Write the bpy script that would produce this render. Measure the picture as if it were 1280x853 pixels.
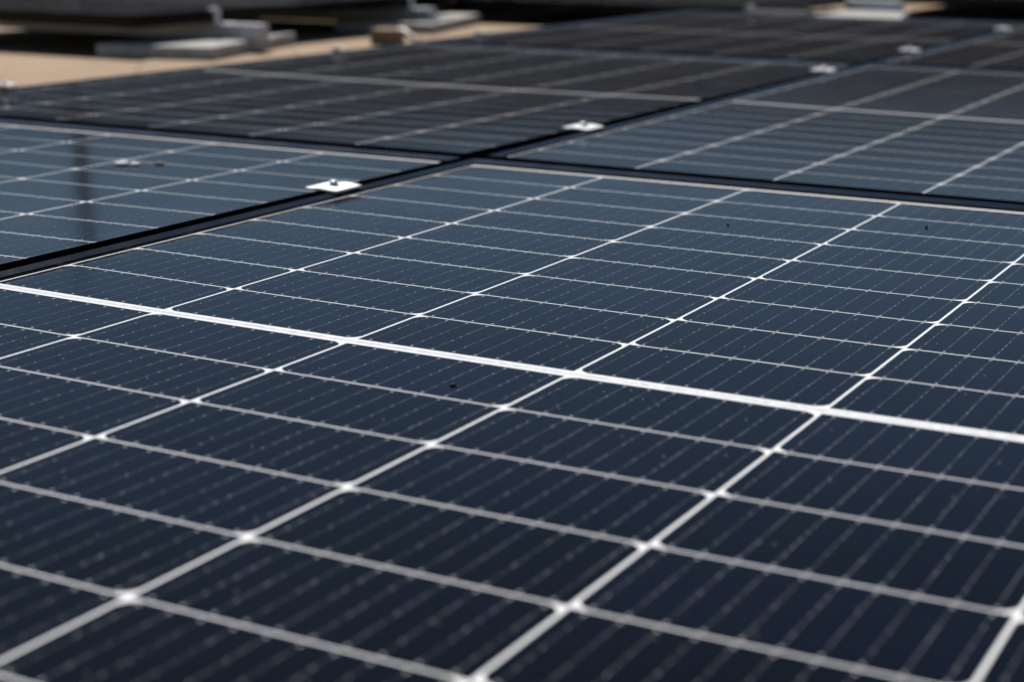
import bpy, bmesh, math, random
from mathutils import Vector, Matrix

for o in list(bpy.data.objects):
    bpy.data.objects.remove(o)
sc = bpy.context.scene
C = sc.collection
R = math.radians

# ------------------------------------------------------------------ camera
cd = bpy.data.cameras.new('camera')
cam = bpy.data.objects.new('camera', cd)
C.objects.link(cam)
cam.location = (1.05612, -1.02445, 0.30681)
cam.rotation_euler = (1.32457, -0.00891, 0.49573)
cd.sensor_width = 36.0
cd.lens = 2109.48 / 1280 * 36
cd.clip_start, cd.clip_end = 0.02, 2000
cd.dof.use_dof = True
cd.dof.focus_distance = 1.41
cd.dof.aperture_fstop = 5.3
cd.dof.aperture_blades = 7
sc.camera = cam

# ------------------------------------------------------------------ light
SUN_EL, SUN_AZ = 50.0, -44.0            # azimuth from +Y, clockwise positive
w = bpy.data.worlds.new('World')
sc.world = w
w.use_nodes = True
nt = w.node_tree
sky = nt.nodes.new('ShaderNodeTexSky')
sky.sky_type = 'NISHITA'
sky.sun_disc = False
sky.sun_elevation = R(SUN_EL)
sky.sun_rotation = R(SUN_AZ)
sky.air_density, sky.dust_density, sky.ozone_density = 1.0, 0.0, 3.2
nt.links.new(sky.outputs[0], nt.nodes['Background'].inputs[0])
nt.nodes['Background'].inputs[1].default_value = 0.050
sl = bpy.data.lights.new('sun', 'SUN')
sl.energy, sl.angle, sl.color = 5.0, R(0.55), (1.0, 0.95, 0.88)
so = bpy.data.objects.new('sun', sl)
C.objects.link(so)
sdir = Vector((math.sin(R(SUN_AZ)) * math.cos(R(SUN_EL)), math.cos(R(SUN_AZ)) * math.cos(R(SUN_EL)), math.sin(R(SUN_EL))))
so.location = sdir * 20
so.rotation_euler = sdir.to_track_quat('Z', 'Y').to_euler()
sc.view_settings.view_transform = 'Standard'
sc.view_settings.look = 'None'
sc.view_settings.exposure = 0.15
sc.view_settings.gamma = 1.0

# ------------------------------------------------------------------ node helpers
def mat(name):
    m = bpy.data.materials.new(name)
    m.use_nodes = True
    return m, m.node_tree, m.node_tree.nodes['Principled BSDF']

class N:
    """little wrapper for building math node chains"""
    def __init__(s, nt): s.nt = nt
    def node(s, t, **k):
        n = s.nt.nodes.new(t)
        for a, b in k.items(): setattr(n, a, b)
        return n
    def m(s, op, a, b=None, c=None, clamp=False):
        n = s.nt.nodes.new('ShaderNodeMath'); n.operation = op; n.use_clamp = clamp
        for i, v in enumerate((a, b, c)):
            if v is None: continue
            if isinstance(v, (int, float)): n.inputs[i].default_value = v
            else: s.nt.links.new(v, n.inputs[i])
        return n.outputs[0]
    def noise(s, vec, scale, detail=2.0, rough=0.5):
        n = s.nt.nodes.new('ShaderNodeTexNoise')
        n.inputs['Scale'].default_value = scale; n.inputs['Detail'].default_value = detail; n.inputs['Roughness'].default_value = rough
        s.nt.links.new(vec, n.inputs['Vector'])
        return n.outputs['Fac']
    def ramp(s, f, lo, hi, a=0.0, b=1.0):
        n = s.nt.nodes.new('ShaderNodeMapRange'); n.interpolation_type = 'SMOOTHSTEP'
        n.inputs['From Min'].default_value = lo; n.inputs['From Max'].default_value = hi
        n.inputs['To Min'].default_value = a; n.inputs['To Max'].default_value = b
        s.nt.links.new(f, n.inputs['Value'])
        return n.outputs[0]
    def mix(s, f, a, b):
        n = s.nt.nodes.new('ShaderNodeMix'); n.data_type = 'RGBA'
        if isinstance(f, (int, float)): n.inputs['Factor'].default_value = f
        else: s.nt.links.new(f, n.inputs['Factor'])
        for v, k in ((a, 6), (b, 7)):
            if isinstance(v, tuple): n.inputs[k].default_value = v + (1.0,)
            else: s.nt.links.new(v, n.inputs[k])
        return n.outputs[2]
    def objco(s):
        return s.nt.nodes.new('ShaderNodeTexCoord').outputs['Object']
    def geopos(s):
        return s.nt.nodes.new('ShaderNodeNewGeometry').outputs['Position']
    def sep(s, v):
        n = s.nt.nodes.new('ShaderNodeSeparateXYZ'); s.nt.links.new(v, n.inputs[0]); return n.outputs
    def bump(s, h, dist, strength=1.0):
        n = s.nt.nodes.new('ShaderNodeBump'); n.inputs['Distance'].default_value = dist; n.inputs['Strength'].default_value = strength
        s.nt.links.new(h, n.inputs['Height']); return n.outputs[0]
    def link(s, a, b): s.nt.links.new(a, b)

# ------------------------------------------------------------------ panel dimensions (metres)
PX, PY, CG = 0.184, 0.09128, 0.01261      # column pitch, row pitch, extra centre gap
GX, GY = 0.0022, 0.0016                   # gaps between cells
HX, HY = 0.564, 0.855                     # half size of the frame
FW, FWY, LIP, RISE = 0.0095, 0.0170, 0.0027, 0.0025
TX, TY = 1.154, 1.750                     # spacing of panels in the table
SAG = 0.0032
CH, RW = 0.0086, 0.0026                   # bevel of the cell corners, half width of the centre ribbon
COAT_R = 0.098
ROOF = -0.075

def sag(x, y):
    return -SAG * max(0, 1 - (x / .56) ** 2) * max(0, 1 - (y / .85) ** 2)
def sag_n(x, y):
    if abs(x) > .56 or abs(y) > .85: return Vector((0, 0, 1))
    gx = SAG * 2 * x / .56 ** 2 * (1 - (y / .85) ** 2)
    gy = SAG * 2 * y / .85 ** 2 * (1 - (x / .56) ** 2)
    return Vector((-gx, -gy, 1)).normalized()

# ------------------------------------------------------------------ materials
def glass_over(m, nt, b, n, dust_base):
    """textured front glass with a thin coat of dust over whatever colour lies beneath"""
    b.inputs['Coat Weight'].default_value = 1.0
    b.inputs['Coat IOR'].default_value = 1.16
    P = n.geopos()
    streak = n.noise(P, 9.0, 4.0, 0.6)
    fine = n.noise(P, 260.0, 3.0, 0.7)
    rr = n.m('ADD', n.ramp(streak, .35, .7, COAT_R - .015, COAT_R + .03), n.ramp(fine, .3, .7, -.012, .018))
    n.link(rr, b.inputs['Coat Roughness'])
    hgt = n.m('ADD', n.noise(P, 700.0, 2.0, 0.6), n.m('MULTIPLY', n.noise(P, 14.0, 2.0, .5), 5.0))
    bm_ = n.bump(hgt, 0.000035)
    n.link(bm_, b.inputs['Coat Normal'])
    grain = n.ramp(n.noise(P, 1100.0, 2.0, 0.8), .55, .8)
    film = n.m('MULTIPLY', n.ramp(n.noise(P, 5.0, 5.0, .65), .3, .75, .35, 1.0), n.m('ADD', n.m('MULTIPLY', grain, .034), .0004))
    vor = n.node('ShaderNodeTexVoronoi'); vor.inputs['Scale'].default_value = 130.0
    n.link(P, vor.inputs['Vector'])
    s2 = n.sep(vor.outputs['Color'])
    speck = n.m('MULTIPLY', n.m('LESS_THAN', vor.outputs['Distance'], .065), n.m('GREATER_THAN', s2[0], .85))
    ox, oy, oz = n.sep(n.objco())
    ex = n.ramp(n.m('ABSOLUTE', ox), .525, .556); ey = n.ramp(n.m('ABSOLUTE', oy), .800, .848)
    edge = n.m('MULTIPLY', n.m('MAXIMUM', ex, ey), n.ramp(n.noise(P, 38.0, 4.0, .7), .38, .75))
    film = n.m('ADD', film, n.m('MULTIPLY', edge, .09))
    f = n.m('ADD', film, n.m('MULTIPLY', speck, .85), clamp=True)
    return n.mix(f, dust_base, (.58, .55, .51))

def make_cell_mat():
    m, nt, b = mat('solar_cell_under_glass')
    n = N(nt)
    co = n.objco(); x, y, z = n.sep(co)
    xl = n.m('SUBTRACT', n.m('MODULO', n.m('ADD', x, 3 * PX), PX), GX / 2)
    cw = PX - GX
    bp = cw / 10.0
    bus = n.m('ABSOLUTE', n.m('SUBTRACT', n.m('MODULO', xl, bp), bp / 2))
    yl = n.m('MODULO', n.m('SUBTRACT', n.m('ABSOLUTE', y), CG / 2), PY)
    yc = n.m('ABSOLUTE', n.m('SUBTRACT', yl, PY / 2))
    wire = n.m('LESS_THAN', bus, .00022)
    pp = (PY - .018) / 6
    dp = n.m('ABSOLUTE', n.m('SUBTRACT', n.m('MODULO', n.m('ADD', yc, pp / 2), pp), pp / 2))
    dot = n.m('MULTIPLY', n.m('LESS_THAN', bus, .00044), n.m('LESS_THAN', dp, .00055))
    dot = n.m('MULTIPLY', dot, n.m('LESS_THAN', yc, PY / 2 - .011))
    endp = n.m('MULTIPLY', n.m('LESS_THAN', bus, .0009), n.m('LESS_THAN', n.m('ABSOLUTE', n.m('SUBTRACT', yc, PY / 2 - .0048)), .0011))
    # wire grey varies a little at random
    wv = n.noise(co, 55.0, 1.0)
    wcol = n.mix(n.ramp(wv, .4, .7), (.06, .063, .067), (.155, .155, .16))
    # cell to cell tint
    cid = n.node('ShaderNodeTexWhiteNoise'); cid.noise_dimensions = '2D'
    cv = n.node('ShaderNodeCombineXYZ')
    n.link(n.m('FLOOR', n.m('DIVIDE', n.m('ADD', x, 3 * PX), PX)), cv.inputs[0])
    n.link(n.m('FLOOR', n.m('DIVIDE', y, PY)), cv.inputs[1])
    n.link(cv.outputs[0], cid.inputs[0])
    base = n.mix(cid.outputs['Value'], (.0003, .0006, .0020), (.0014, .0024, .0066))
    fing = n.m('LESS_THAN', n.m('MODULO', n.m('ADD', y, 2.0), .00125), .00006)
    base = n.mix(n.m('MULTIPLY', fing, .12), base, (.3, .3, .3))
    base = n.mix(wire, base, wcol)
    base = n.mix(dot, base, n.mix(n.ramp(n.noise(co, 90.0, 1.0), .42, .66), (.14, .14, .14), (.52, .52, .51)))
    base = n.mix(endp, base, (.38, .38, .38))
    col = glass_over(m, nt, b, n, base)
    n.link(col, b.inputs['Base Color'])
    b.inputs['Roughness'].default_value = .6
    b.inputs['Specular IOR Level'].default_value = 0.0
    return m

def make_sheet_mat():
    m, nt, b = mat('white_backsheet_under_glass')
    n = N(nt)
    co = n.objco()
    v = n.noise(co, 120.0, 2.0)
    base = n.mix(v, (.77, .77, .77), (.86, .86, .86))
    col = glass_over(m, nt, b, n, base)
    n.link(col, b.inputs['Base Color'])
    b.inputs['Roughness'].default_value = .7
    b.inputs['Specular IOR Level'].default_value = 0.0
    return m

def make_ribbon_mat():
    m, nt, b = mat('tinned_ribbon_under_glass')
    n = N(nt)
    co = n.objco()
    v = n.ramp(n.noise(co, 160.0, 3.0, .7), .35, .65)
    base = n.mix(v, (.54, .54, .55), (.74, .74, .74))
    col = glass_over(m, nt, b, n, base)
    n.link(col, b.inputs['Base Color'])
    b.inputs['Roughness'].default_value = .4
    b.inputs['Specular IOR Level'].default_value = 0.0
    return m

def simple(name, col, rough=.5, metal=0.0, var=0.0, scale=40.0, bump=0.0, spec=.5):
    m, nt, b = mat(name)
    n = N(nt)
    co = n.objco()
    v = n.ramp(n.noise(co, scale, 5.0, .6), .3, .7)
    lo = tuple(max(0, c * (1 - var)) for c in col); hi = tuple(min(1, c * (1 + var)) for c in col)
    n.link(n.mix(v, lo, hi), b.inputs['Base Color'])
    n.link(n.ramp(v, 0, 1, rough * .85, min(1, rough * 1.15)), b.inputs['Roughness'])
    b.inputs['Metallic'].default_value = metal
    b.inputs['Specular IOR Level'].default_value = spec
    if bump:
        n.link(n.bump(n.noise(co, scale * 4, 4.0, .6), bump), b.inputs['Normal'])
    return m

M_CELL, M_SHEET, M_RIB = make_cell_mat(), make_sheet_mat(), make_ribbon_mat()
M_FRAME = simple('black_anodised_aluminium', (.004, .0042, .005), .19, 0.0, .2, 20.0, 0.0, .14)
M_CLAMP = simple('mill_aluminium', (.62, .62, .63), .45, .4, .06, 60.0)
M_RAIL = simple('dull_aluminium', (.46, .48, .52), .45, .6, .1, 30.0)
M_RAIL_SHADED = simple('shade_toned_aluminium', (.10, .105, .115), .6, .2, .15, 30.0)  # darker copy of the rail metal, shade put into its colour
M_BOLT = simple('stainless_steel', (.80, .80, .80), .35, .5, .1, 80.0)
M_CONC = simple('grey_concrete', (.40, .39, .36), .9, 0.0, .18, 28.0, .0008, .3)
M_BACK = simple('panel_rear_sheet', (.04, .04, .04), .6)
M_BLOCK = simple('weathered_wood', (.20, .145, .09), .8, 0, .3, 30.0, .001, .3)
M_PIPE = simple('pale_plastic', (.62, .56, .46), .5, 0, .08, 30.0)
M_WALL = simple('dark_brown_render', (.088, .076, .075), .9, 0, .2, 3.0, .002, .3)
M_MAST = simple('dark_painted_steel', (.06, .06, .064), .5, 0, .1, 5.0)
M_SEED = simple('dry_dark_debris', (.012, .011, .010), .8, 0, .3, 300.0)
M_DROP = simple('dried_dropping', (.62, .60, .56), .8, 0, .2, 300.0)
M_LEAF = simple('dry_brown_scrap', (.12, .085, .06), .8, 0, .3, 300.0)

def make_roof_mat():
    m, nt, b = mat('tan_roof_membrane')
    n = N(nt)
    co = n.objco(); x, y, z = n.sep(co)
    big = n.ramp(n.noise(co, 1.3, 5.0, .6), .3, .7)
    fine = n.noise(co, 60.0, 4.0, .7)
    base = n.mix(big, (.27, .178, .10), (.37, .25, .145))
    base = n.mix(n.ramp(n.noise(co, 7.0, 5.0, .65), .5, .72, 0, .55), base, (.22, .15, .09))
    base = n.mix(n.ramp(fine, .35, .75, 0, .35), base, (.25, .165, .10))
    wob = n.m('ADD', n.m('ADD', n.m('MULTIPLY', x, .80), n.m('MULTIPLY', y, .6)), n.m('MULTIPLY', n.noise(co, 1.0, 2.0), .12))
    seam = n.m('ABSOLUTE', n.m('SUBTRACT', n.m('MODULO', n.m('ADD', wob, 50.21), 0.42), .21))
    line = n.m('LESS_THAN', seam, .006)
    base = n.mix(n.m('MULTIPLY', line, .6), base, (.15, .10, .06))
    n.link(base, b.inputs['Base Color'])
    b.inputs['Roughness'].default_value = .85
    h = n.m('ADD', fine, n.m('MULTIPLY', n.noise(co, 3.0, 3.0), 3.0))
    n.link(n.bump(h, .006), b.inputs['Normal'])
    return m
M_ROOF = make_roof_mat()

# ------------------------------------------------------------------ object helpers
def mesh_from_bm(name, bm, m, smooth=False):
    me = bpy.data.meshes.new(name)
    bm.normal_update()
    bm.to_mesh(me); bm.free()
    me.materials.append(m)
    if smooth:
        for p in me.polygons: p.use_smooth = True
    return me
def link(name, me, parent=None, loc=None):
    o = bpy.data.objects.new(name, me)
    C.objects.link(o)
    if parent: o.parent = parent
    if loc: o.location = loc
    return o
def empty(name, loc, rz=0.0):
    o = bpy.data.objects.new(name, None)
    o.empty_display_size = .05
    C.objects.link(o); o.location = loc; o.rotation_euler = (0, 0, rz)
    return o
def tag(o, label, cat, group=None, kind=None):
    o['label'] = label; o['category'] = cat
    if group: o['group'] = group
    if kind: o['kind'] = kind
    return o
def dup(root, loc, rot, label, group=None):
    r = root.copy(); C.objects.link(r); r.location = loc; r.rotation_euler = rot
    r['label'] = label
    if group: r['group'] = group
    for ch in list(root.children):
        c = ch.copy(); C.objects.link(c); c.parent = r
        for g in list(ch.children):
            d = g.copy(); C.objects.link(d); d.parent = c
    return r
def add_box(bm, cx, cy, cz, sx, sy, sz, bevel=0.0, rot=None, seg=2):
    r = bmesh.ops.create_cube(bm, size=1.0)
    vs = r['verts']
    bmesh.ops.scale(bm, vec=(sx, sy, sz), verts=vs)
    if bevel:
        es = list({e for v in vs for e in v.link_edges})
        g = bmesh.ops.bevel(bm, geom=es, offset=bevel, segments=seg, affect='EDGES', profile=.5)
        vs = [v for v in set(g['verts']) | {v for v in vs if v.is_valid}]
    if rot is not None:
        bmesh.ops.rotate(bm, cent=(0, 0, 0), matrix=rot, verts=vs)
    bmesh.ops.translate(bm, vec=(cx, cy, cz), verts=vs)
    return vs
def add_rev(bm, prof, seg=20, at=(0, 0, 0)):
    """surface of revolution round z from (radius, z) pairs"""
    rings = []
    for r, z in prof:
        if r < 1e-7:
            rings.append([bm.verts.new((at[0], at[1], at[2] + z))])
        else:
            rings.append([bm.verts.new((at[0] + r * math.cos(2 * math.pi * i / seg), at[1] + r * math.sin(2 * math.pi * i / seg), at[2] + z)) for i in range(seg)])
    for a, b in zip(rings, rings[1:]):
        for i in range(seg):
            j = (i + 1) % seg
            if len(a) == 1 and len(b) == 1: continue
            if len(a) == 1: bm.faces.new((a[0], b[i], b[j]))
            elif len(b) == 1: bm.faces.new((a[i], a[j], b[0]))
            else: bm.faces.new((a[i], a[j], b[j], b[i]))
    bmesh.ops.recalc_face_normals(bm, faces=bm.faces[:])
def add_prism(bm, prof, y0, y1):
    """closed (x, z) outline extruded along y"""
    a = [bm.verts.new((x, y0, z)) for x, z in prof]
    b = [bm.verts.new((x, y1, z)) for x, z in prof]
    k = len(prof)
    for i in range(k):
        bm.faces.new((a[i], a[(i + 1) % k], b[(i + 1) % k], b[i]))
    bm.faces.new(a[::-1]); bm.faces.new(b)
    bmesh.ops.recalc_face_normals(bm, faces=bm.faces[:])

# ------------------------------------------------------------------ setting: roof
bm = bmesh.new()
bmesh.ops.create_grid(bm, x_segments=4, y_segments=4, size=300)
roof = link('roof', mesh_from_bm('roof', bm, M_ROOF), loc=(0, 0, ROOF))
roof['kind'] = 'structure'

# wall and mast beyond the panels: the photo shows them as the dark band and the
# dark streak mirrored in the glass
fwd = Vector((-.474, .880, 0)).normalized(); rgt = Vector((fwd.y, -fwd.x, 0))
bm = bmesh.new()
add_box(bm, 0, 0, .86, 44, .3, 1.72, .01)
add_box(bm, 0, 0, 1.75, 44.1, .4, .06, .01)
wall = link('parapet_wall', mesh_from_bm('parapet_wall', bm, M_WALL))
wall.location = Vector((cam.location.x, cam.location.y, ROOF)) + fwd * 15.5 + Vector((0, 0, 0))
wall.rotation_euler = (0, 0, math.atan2(rgt.y, rgt.x))
tag(wall, 'long dark brown parapet wall behind the panels, mirrored as a dark band in the rear glass', 'wall')

pd = Vector((-.6791, .7340, 0)).normalized()
bm = bmesh.new()
add_rev(bm, [(0, 0), (.09, 0), (.09, .015), (.045, .02), (.041, 2.20), (.044, 2.21), (.044, 2.25), (0, 2.26)], 20)
mast = link('roof_mast', mesh_from_bm('roof_mast', bm, M_MAST, True))
mast.location = Vector((cam.location.x, cam.location.y, ROOF)) + pd * 12.0
tag(mast, 'dark upright mast on the roof, mirrored as a vertical streak in the left panel', 'mast')

# ------------------------------------------------------------------ solar panel
def frame_mesh():
    bm = bmesh.new()
    t = LIP + RISE
    prof = [(.030, -.0300), (.030, -.0285), (.0015, -.0285), (.0015, -.004), (0.0, -.004)]
    prof = [(.026, -.0285), (.026, -.030), (.0007, -.030), (0, -.0293), (0, t), (FW, LIP), (FW, -.0045), (.0015, -.0045), (.0015, -.0285)]
    rings = []
    for off, z in prof:
        hx, hy = HX - off, HY - off * (FWY / FW if .003 < off <= FW else 1)
        rings.append([bm.verts.new(v) for v in ((-hx, -hy, z), (hx, -hy, z), (hx, hy, z), (-hx, hy, z))])
    k = len(rings)
    for i in range(k):
        a, b = rings[i], rings[(i + 1) % k]
        for j in range(4):
            l = (j + 1) % 4
            bm.faces.new((a[j], a[l], b[l], b[j]))
    bmesh.ops.recalc_face_normals(bm, faces=bm.faces[:])
    return mesh_from_bm('panel_frame', bm, M_FRAME)

def smooth_set(me):
    for p in me.polygons: p.use_smooth = True
    ns = [sag_n(v.co.x, v.co.y) for v in me.vertices]
    me.normals_split_custom_set_from_vertices(ns)

def cell_mesh():
    bm = bmesh.new()
    ch = CH
    for half in (-1, 1):
        for r in range(9):
            y0 = CG / 2 + r * PY + GY / 2
            y1 = CG / 2 + (r + 1) * PY - GY / 2
            if half < 0: y0, y1 = -y1, -y0
            for c in range(6):
                x0 = -3 * PX + c * PX + GX / 2
                x1 = x0 + PX - GX
                top = (c % 2 == 0) == (half > 0)        # the cut wafer keeps its two bevelled corners on one long side
                if top:
                    o = [(x0, y0), (x1, y0), (x1, y1 - ch), (x1 - ch * .33, y1 - ch * .4), (x1 - ch, y1), (x0 + ch, y1), (x0 + ch * .33, y1 - ch * .4), (x0, y1 - ch)]
                else:
                    o = [(x0 + ch, y0), (x1 - ch, y0), (x1 - ch * .33, y0 + ch * .4), (x1, y0 + ch), (x1, y1), (x0, y1), (x0, y0 + ch), (x0 + ch * .33, y0 + ch * .4)]
                bm.faces.new([bm.verts.new((x, y, sag(x, y))) for x, y in o])
    me = mesh_from_bm('cell_grid', bm, M_CELL)
    smooth_set(me)
    return me

def sheet_mesh():
    """white sheet seen between the cells: fills exactly what cells and ribbon leave free"""
    bm = bmesh.new()
    xs = [-HX + .0075]
    for c in range(6):
        xs += [-3 * PX + c * PX + GX / 2, -3 * PX + (c + 1) * PX - GX / 2]
    xs.append(HX - .0075)
    up = [RW]
    for r in range(9):
        up += [CG / 2 + r * PY + GY / 2, CG / 2 + (r + 1) * PY - GY / 2]
    up.append(HY - .0075)
    V = {}
    def v(x, y):
        k = (round(x, 6), round(y, 6))
        if k not in V: V[k] = bm.verts.new((x, y, sag(x, y)))
        return V[k]
    for half in (-1, 1):
        for j in range(len(up) - 1):
            for i in range(len(xs) - 1):
                x0, x1, y0, y1 = xs[i], xs[i + 1], up[j], up[j + 1]
                if half < 0: y0, y1 = -y1, -y0
                if i % 2 == 1 and j % 2 == 1:
                    c = i // 2
                    top = (c % 2 == 0) == (half > 0)
                    yc, s = (y1, -1) if top else (y0, 1)
                    for xc, t in ((x0, 1), (x1, -1)):
                        p = [v(xc, yc), v(xc, yc + s * CH), v(xc + t * CH * .33, yc + s * CH * .4), v(xc + t * CH, yc)]
                        bm.faces.new(p if s * t < 0 else p[::-1])
                    continue
                bm.faces.new((v(x0, y0), v(x1, y0), v(x1, y1), v(x0, y1)))
    hx = 3 * PX - .004
    for x0, x1 in ((xs[0], -hx), (hx, xs[-1])):
        bm.faces.new((v(x0, -RW), v(x1, -RW), v(x1, RW), v(x0, RW)))
    bmesh.ops.recalc_face_normals(bm, faces=bm.faces[:])
    if sum(f.normal.z for f in bm.faces) < 0: bmesh.ops.reverse_faces(bm, faces=bm.faces[:])
    for f in bm.faces:
        if f.normal.z < 0: f.normal_flip()
    me = mesh_from_bm('backsheet', bm, M_SHEET)
    smooth_set(me)
    return me

def strip_mesh():
    bm = bmesh.new()
    hx = 3 * PX - .004
    xs = [-hx]
    for c in range(6):
        xs += [max(-hx, -3 * PX + c * PX + GX / 2), min(hx, -3 * PX + (c + 1) * PX - GX / 2)]
    xs = sorted(set(round(x, 6) for x in xs + [hx]))
    row = [[bm.verts.new((x, y, sag(x, y))) for x in xs] for y in (-RW, RW)]
    for i in range(len(xs) - 1):
        bm.faces.new((row[0][i], row[0][i + 1], row[1][i + 1], row[1][i]))
    me = mesh_from_bm('centre_ribbon', bm, M_RIB)
    smooth_set(me)
    return me

def rear_mesh():
    bm = bmesh.new()
    add_box(bm, 0, 0, -.0046, 2 * HX - .02, 2 * HY - .02, .0015)
    return mesh_from_bm('rear_sheet', bm, M_BACK)

TABLE = 'panels of the nearest table'
REAR = 'panels of the rear tables'
ORG = Vector((.552, 0, 0))
proto = empty('solar_panel', ORG)
tag(proto, 'foreground solar panel in sharp focus with bright white grid lines and thick white centre strip', 'solar panel', TABLE)
link('frame', frame_mesh(), proto)
link('backsheet', sheet_mesh(), proto)
link('cell_grid', cell_mesh(), proto)
link('centre_ribbon', strip_mesh(), proto)
link('rear_sheet', rear_mesh(), proto)

def place(i, j, label, d=(0, 0, 0), rot=(0, 0, 0)):
    return dup(proto, (ORG.x + i * TX + d[0], j * TY + d[1], d[2]), rot, label, TABLE)
place(-1, 0, 'solar panel left of the foreground panel, crossed by a dark vertical mast reflection', (.0031, .0028, -.0009), (-.0004, -.0015, -.0018))
place(0, 1, 'solar panel right behind the foreground one, bluish in front, dark at its far end', (-.004, 0, -.002), (.0005, .003, .0019))
place(-1, 1, 'dark solar panel at the left whose outer edge borders the tan roof', (-.009, .0015, -.002), (-.0007, -.0018, -.003))
place(-1, 2, 'blurred dark brownish solar panel at the top centre, farthest of its column', (-.012, .004, -.001), (0, 0, 0))
place(0, 2, 'small wedge of blurred dark solar panel in the top right corner', (-.012, .004, -.001), (0, 0, 0))

def rear(x1, y0, z, label, rot=(0, 0, 0)):
    return dup(proto, (x1 - HX, y0 + HY, z), rot, label, REAR)
rear(-2.045, 2.56, .035, 'raised dark solar panel at the top left, its corner above a concrete slab')
rear(-2.20, 2.56 + TY, .035, 'dark solar panel behind the raised one at the top left, mostly cut off')
rear(-1.04, 4.49, .008, 'dark solar panel edge at the top centre, behind the table')
def rear_across(x0, y0, z, label):
    return dup(proto, (x0 + HY, y0 + HX, z), (0, 0, math.pi / 2), label, REAR)
rear_across(-1.01, 5.80, .012, 'dark solar panel at the top right, its underside in black shade')
rear_across(-1.01 + TY, 5.80, .012, 'dark solar panel beyond the top right corner')
rear_across(-1.01, 5.80 + 1.143, .012, 'dark solar panel behind the shaded one at the top right')

# ------------------------------------------------------------------ clamps
def clamp_plate_mesh():
    bm = bmesh.new()
    L, Wd, th = .028, .0210, .0024
    nx, ny = 14, 8
    def zt(x):
        u = x / Wd
        return .0016 * math.cos(u * math.pi * 1.05) * 0.5 + (.0022 * max(0, -u - .45) ** 1.2)
    def yl(x):
        u = abs(x / Wd)
        return L * (1 - .10 * u ** 4)
    top = []; bot = []
    for i in range(nx + 1):
        x = -Wd + 2 * Wd * i / nx
        top.append([bm.verts.new((x, -yl(x) + 2 * yl(x) * j / ny, zt(x) + th)) for j in range(ny + 1)])
        bot.append([bm.verts.new((x, -yl(x) + 2 * yl(x) * j / ny, zt(x))) for j in range(ny + 1)])
    for i in range(nx):
        for j in range(ny):
            bm.faces.new((top[i][j], top[i + 1][j], top[i + 1][j + 1], top[i][j + 1]))
            bm.faces.new((bot[i][j], bot[i][j + 1], bot[i + 1][j + 1], bot[i + 1][j]))
    for i in range(nx):
        bm.faces.new((top[i][0], bot[i][0], bot[i + 1][0], top[i + 1][0]))
        bm.faces.new((top[i][ny], top[i + 1][ny], bot[i + 1][ny], bot[i][ny]))
    for j in range(ny):
        bm.faces.new((top[0][j], top[0][j + 1], bot[0][j + 1], bot[0][j]))
        bm.faces.new((top[nx][j], bot[nx][j], bot[nx][j + 1], top[nx][j + 1]))
    bmesh.ops.recalc_face_normals(bm, faces=bm.faces[:])
    me = mesh_from_bm('clamp_plate', bm, M_CLAMP)
    return me
def bolt_mesh():
    bm = bmesh.new()
    add_rev(bm, [(0, -.020), (.003, -.020), (.003, .0), (.0064, .0), (.0064, .0008), (.0046, .0009), (.0046, .0044), (.0040, .0053), (.0029, .0056), (.0026, .0056), (.0023, .0030), (0, .0029)], 22)
    me = mesh_from_bm('clamp_bolt', bm, M_BOLT)
    for p in me.polygons: p.use_smooth = True
    return me
CG_ = 'mid clamps along the seam between panels'
cz = LIP + RISE + .0007
cproto = empty('mid_clamp', (-.026, .556, cz))
tag(cproto, 'nearest bright aluminium clamp with a round bolt, on the left edge of the foreground panel', 'clamp', CG_)
link('plate', clamp_plate_mesh(), cproto)
bo = link('bolt', bolt_mesh(), cproto, (0, 0, .0032))
SEAM = -.025
for y, dx, lab in ((1.217, -.008, 'bright aluminium clamp just beyond the crossing of the four panels'),
                   (2.367, -.020, 'blurred pale clamp short of the rear seam crossing'),
                   (3.018, -.022, 'blurred clamp with a shiny ring bolt, just past the rear seam crossing'),
                   (3.985, -.018, 'tiny blurred clamp at the far end of the seam, top right')):
    dup(cproto, (SEAM + dx, y, cz), (0, 0, R(random.Random(int(y * 100)).uniform(-3, 3))), lab, CG_)

def end_clamp_mesh(h=.0):
    bm = bmesh.new()
    # Z shaped: lip over the frame, upright, foot
    t = .0035
    prof = [(.012, .0), (.012, t), (-.0155, t), (-.0155, -.040), (-.034, -.040), (-.034, -.0435), (-.012, -.0435), (-.012, .0)]
    add_prism(bm, prof, -.013, .013)
    return mesh_from_bm('end_clamp', bm, M_CLAMP)
EC = 'end clamps on the outer panel edges'
ECM = end_clamp_mesh()
XL = ORG.x - TX - HX - .012
e0 = empty('end_clamp', (XL, 1.217, LIP + RISE + .0006))
tag(e0, 'pale end clamp at the left photo edge, where dark glass meets tan roof', 'clamp', EC)
link('bracket', ECM, e0)
link('bolt', bo.data, e0, (-.006, 0, .0036))
for y, lab in ((2.28, 'pale end clamp on the far panel edge, left of the brown block'),
               (2.945, 'faint end clamp on the far panel edge, right of the brown block')):
    dup(e0, (XL - .003, y, LIP + RISE + .0006), (0, 0, 0), lab, EC)

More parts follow.
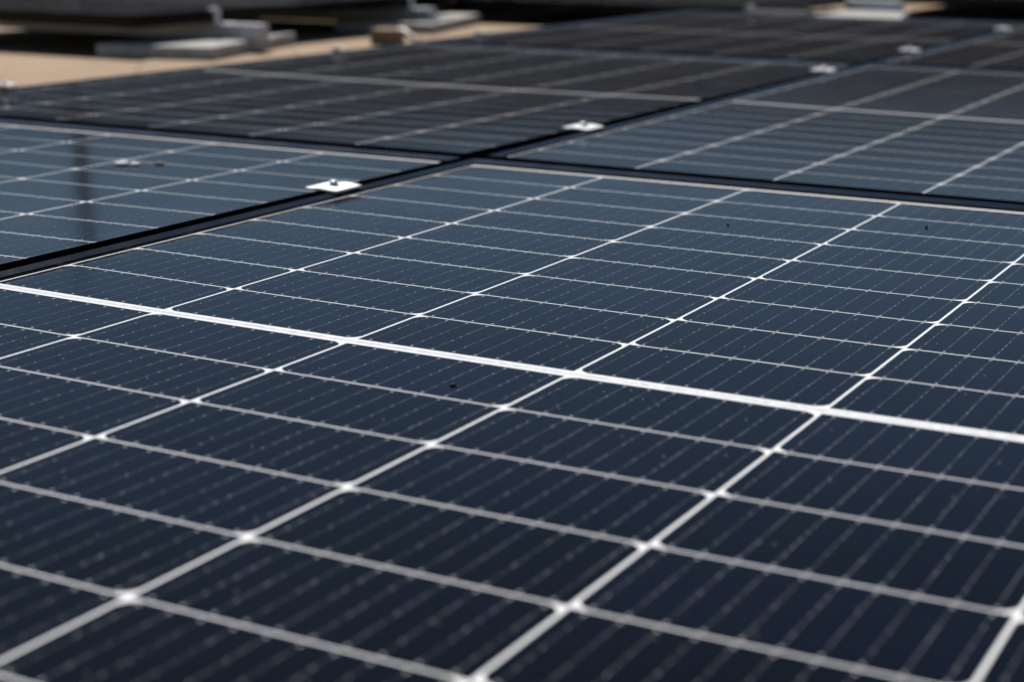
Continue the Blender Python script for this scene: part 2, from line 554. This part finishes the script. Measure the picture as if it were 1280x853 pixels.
# ------------------------------------------------------------------ ballast feet of the rear tables
def slab_mesh(lx, ly, h):
    bm = bmesh.new()
    add_box(bm, 0, 0, h / 2, lx, ly, h, .004)
    return mesh_from_bm('ballast_slab', bm, M_CONC)
SH = .035
SM = slab_mesh(.34, .64, SH)
def slab(corner_near_right, corner_far_right, label, first=[None]):
    a, b = Vector(corner_near_right), Vector(corner_far_right)
    u = (b - a).normalized(); left = Vector((-u.y, u.x))
    c = (a + u * .32) + left * .17
    rz = math.atan2(u.y, u.x) - math.pi / 2
    if first[0] is None:
        o = link('ballast_slab', SM); o.location = (c.x, c.y, ROOF); o.rotation_euler = (0, 0, rz)
        tag(o, label, 'concrete slab', 'ballast slabs under the rear tables')
        first[0] = o
        return o
    return dup(first[0], (c.x, c.y, ROOF), (0, 0, rz), label)
slab((-1.83, 2.625), (-2.0, 3.258), 'concrete slab at the top left, under the corner of the raised panel')
slab((-1.885, 3.86), (-2.04, 4.457), 'concrete slab behind the small brown block, its top in sun')
slab((-.66, 5.10), (-.80, 5.74), 'concrete slab at the top right, beyond the far end of the table')
slab((-.66, 4.48), (-.74, 5.10), 'concrete slab hidden behind the far edge of the table')

def rail_mesh(L):
    """open aluminium channel along x, standing on its slab"""
    bm = bmesh.new()
    h = .0435; wv = .050; t = .003
    prof = [(-wv / 2 - .018, 0), (wv / 2 + .018, 0), (wv / 2 + .018, t), (wv / 2, t), (wv / 2, h - .004), (wv / 2 - .004, h), (.008, h), (.008, h - .010), (-.008, h - .010), (-.008, h), (-wv / 2 + .004, h), (-wv / 2, h - .004), (-wv / 2, t), (-wv / 2 - .018, t)]
    add_prism(bm, prof, -L / 2, L / 2)
    bmesh.ops.rotate(bm, cent=(0, 0, 0), matrix=Matrix.Rotation(math.pi / 2, 3, 'Z'), verts=bm.verts[:])
    return mesh_from_bm('rail_channel', bm, M_RAIL)
RM = rail_mesh(1.0); RS = rail_mesh(.225); RD = RS.copy(); RD.materials[0] = M_RAIL_SHADED  # last one: short rail with the shade-darkened colour
RG = 'aluminium rails on the ballast slabs'
r0 = None
for (xr, y, lab, clab) in ((-1.875, 2.92, 'grey aluminium rail on the top left slab, ending past the panel corner', 'upright pale bracket gripping the raised panel edge at the top left'),
                     (-1.955, 3.985, 'bluish aluminium rail on the slab behind the brown block', 'upright bracket at the top edge above the shaded middle slab'),
                     (-.80, 5.635, 'aluminium rail on the slab at the top right', 'bracket on the panel edge beside the top right slab'),
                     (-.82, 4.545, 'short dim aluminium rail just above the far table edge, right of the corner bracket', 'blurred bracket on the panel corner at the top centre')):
    zr = ROOF + SH + .0006
    if r0 is None:
        r0 = link('mounting_rail', RM); r0.location = (xr - .5, y, zr)
        tag(r0, lab, 'rail', RG)
    else:
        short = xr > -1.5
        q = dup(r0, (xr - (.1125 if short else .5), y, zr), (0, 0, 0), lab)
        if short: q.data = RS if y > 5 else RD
for (x, y, z, lab) in ((-2.045, 2.895, .035, 'upright pale bracket gripping the raised panel edge at the top left'),
                       (-2.045, 3.95, .035, 'upright bracket at the top edge above the slab behind the brown block'),
                       (-1.04, 4.545, .008, 'blurred bracket on the panel corner at the top centre'),
                       (-1.04, 5.635, .008, 'bracket cut by the top edge beside the top right slab')):
    dup(e0, (x + .012, y, z + LIP + RISE + .0006), (0, 0, math.pi), lab, EC)

# rails that carry the nearest table
SR = 'support rails under the nearest table'
sr = None
bm = bmesh.new()
add_box(bm, 0, 0, .022, 2.42, .05, .044, .003)
srm = mesh_from_bm('support_rail', bm, M_RAIL)
for y, wd in ((-.55, 'nearest'), (.556, 'second'), (1.217, 'third'), (2.367, 'fourth'), (3.018, 'fifth'), (3.985, 'farthest')):
    lab = wd + ' support rail hidden beneath the nearest table of panels'
    if sr is None:
        sr = link('support_rail', srm); sr.location = (-.02, y, ROOF); tag(sr, lab, 'rail', SR)
    else:
        dup(sr, (-.02, y, ROOF), (0, 0, 0), lab)

# ------------------------------------------------------------------ block and conduit on the roof
bm = bmesh.new()
add_box(bm, 0, 0, .024, .085, .11, .048, .005, Matrix.Rotation(.35, 3, 'Z'))
b1 = link('wooden_block', mesh_from_bm('wooden_block', bm, M_BLOCK))
b1.location = (-1.765, 3.40, ROOF)
tag(b1, 'small brown block with a tan top on the roof, before the middle slab', 'block')

def tube(name, pts, rad, m, seg=10):
    bm = bmesh.new()
    rings = []
    P = [Vector(p) for p in pts]
    for i, p in enumerate(P):
        t = (P[min(i + 1, len(P) - 1)] - P[max(i - 1, 0)]).normalized()
        a = t.cross(Vector((0, 0, 1)))
        if a.length < 1e-4: a = Vector((1, 0, 0))
        a.normalize(); bb = a.cross(t)
        rings.append([bm.verts.new(p + rad * (a * math.cos(2 * math.pi * k / seg) + bb * math.sin(2 * math.pi * k / seg))) for k in range(seg)])
    for q, r in zip(rings, rings[1:]):
        for k in range(seg):
            bm.faces.new((q[k], q[(k + 1) % seg], r[(k + 1) % seg], r[k]))
    bm.faces.new(rings[0][::-1]); bm.faces.new(rings[-1])
    bmesh.ops.recalc_face_normals(bm, faces=bm.faces[:])
    me = mesh_from_bm(name, bm, m, True)
    return link(name, me)
t1 = tube('conduit', [(-1.72, 3.40, -.030), (-1.695, 3.385, -.033), (-1.67, 3.375, -.045), (-1.645, 3.37, -.058), (-1.62, 3.372, -.064)], .010, M_PIPE)
tag(t1, 'short pale conduit end sloping down beside the brown block', 'pipe')

# ------------------------------------------------------------------ litter on the glass
def crumb(name, x, y, z, s, m, label, cat, seed, flat=.5, group=None):
    rnd = random.Random(seed)
    bm = bmesh.new()
    bmesh.ops.create_icosphere(bm, subdivisions=2, radius=1.0)
    k = [Vector((rnd.uniform(-1, 1), rnd.uniform(-1, 1), rnd.uniform(-1, 1))).normalized() for _ in range(5)]
    for v in bm.verts:
        f = 1 + sum(.22 * max(0, v.co.dot(q)) ** 3 * rnd.uniform(.8, 1.2) for q in k)
        v.co = Vector((v.co.x * f * s[0], v.co.y * f * s[1], max(-.35, v.co.z) * f * s[2]))
    zmin = min(v.co.z for v in bm.verts)
    bmesh.ops.translate(bm, vec=(0, 0, -zmin), verts=bm.verts[:])
    o = link(name, mesh_from_bm(name, bm, m, True))
    o.location = (x, y, z); o.rotation_euler = (0, 0, rnd.uniform(0, 6))
    return tag(o, label, cat, group)
def zg(x, y): return sag(x - .552, y) + .0001
crumb('seed', .4965, -.069, zg(.4965, -.069), (.0021, .0014, .0013), M_SEED, 'black crumb on the glass just below the thick white strip', 'debris', 1)
crumb('seed', .617, .694, zg(.617, .694), (.0008, .0022, .0016), M_SEED, 'tiny dark crumb on the foreground panel near its far right seam', 'debris', 2)
crumb('seed', .434, .603, zg(.434, .603), (.0007, .002, .0014), M_SEED, 'tiny dark crumb on the foreground panel near its far middle seam', 'debris', 3)
crumb('seed', -.379, 1.056, -.002, (.007, .003, .0022), M_SEED, 'dark fleck on the dark left panel, right of the mast reflection', 'debris', 4)
crumb('bird_dropping', -.388, .612, -.001, (.009, .006, .0018), M_DROP, 'whitish dried dropping on the left panel, larger of the pair', 'dropping', 5)
crumb('bird_dropping', -.372, .620, -.001, (.006, .005, .0016), M_DROP, 'whitish dried dropping on the left panel, smaller of the pair', 'dropping', 6)
crumb('leaf_scrap', -.349, .638, -.001, (.006, .004, .002), M_LEAF, 'brown dry scrap on the left panel, right of the white droppings', 'debris', 7)
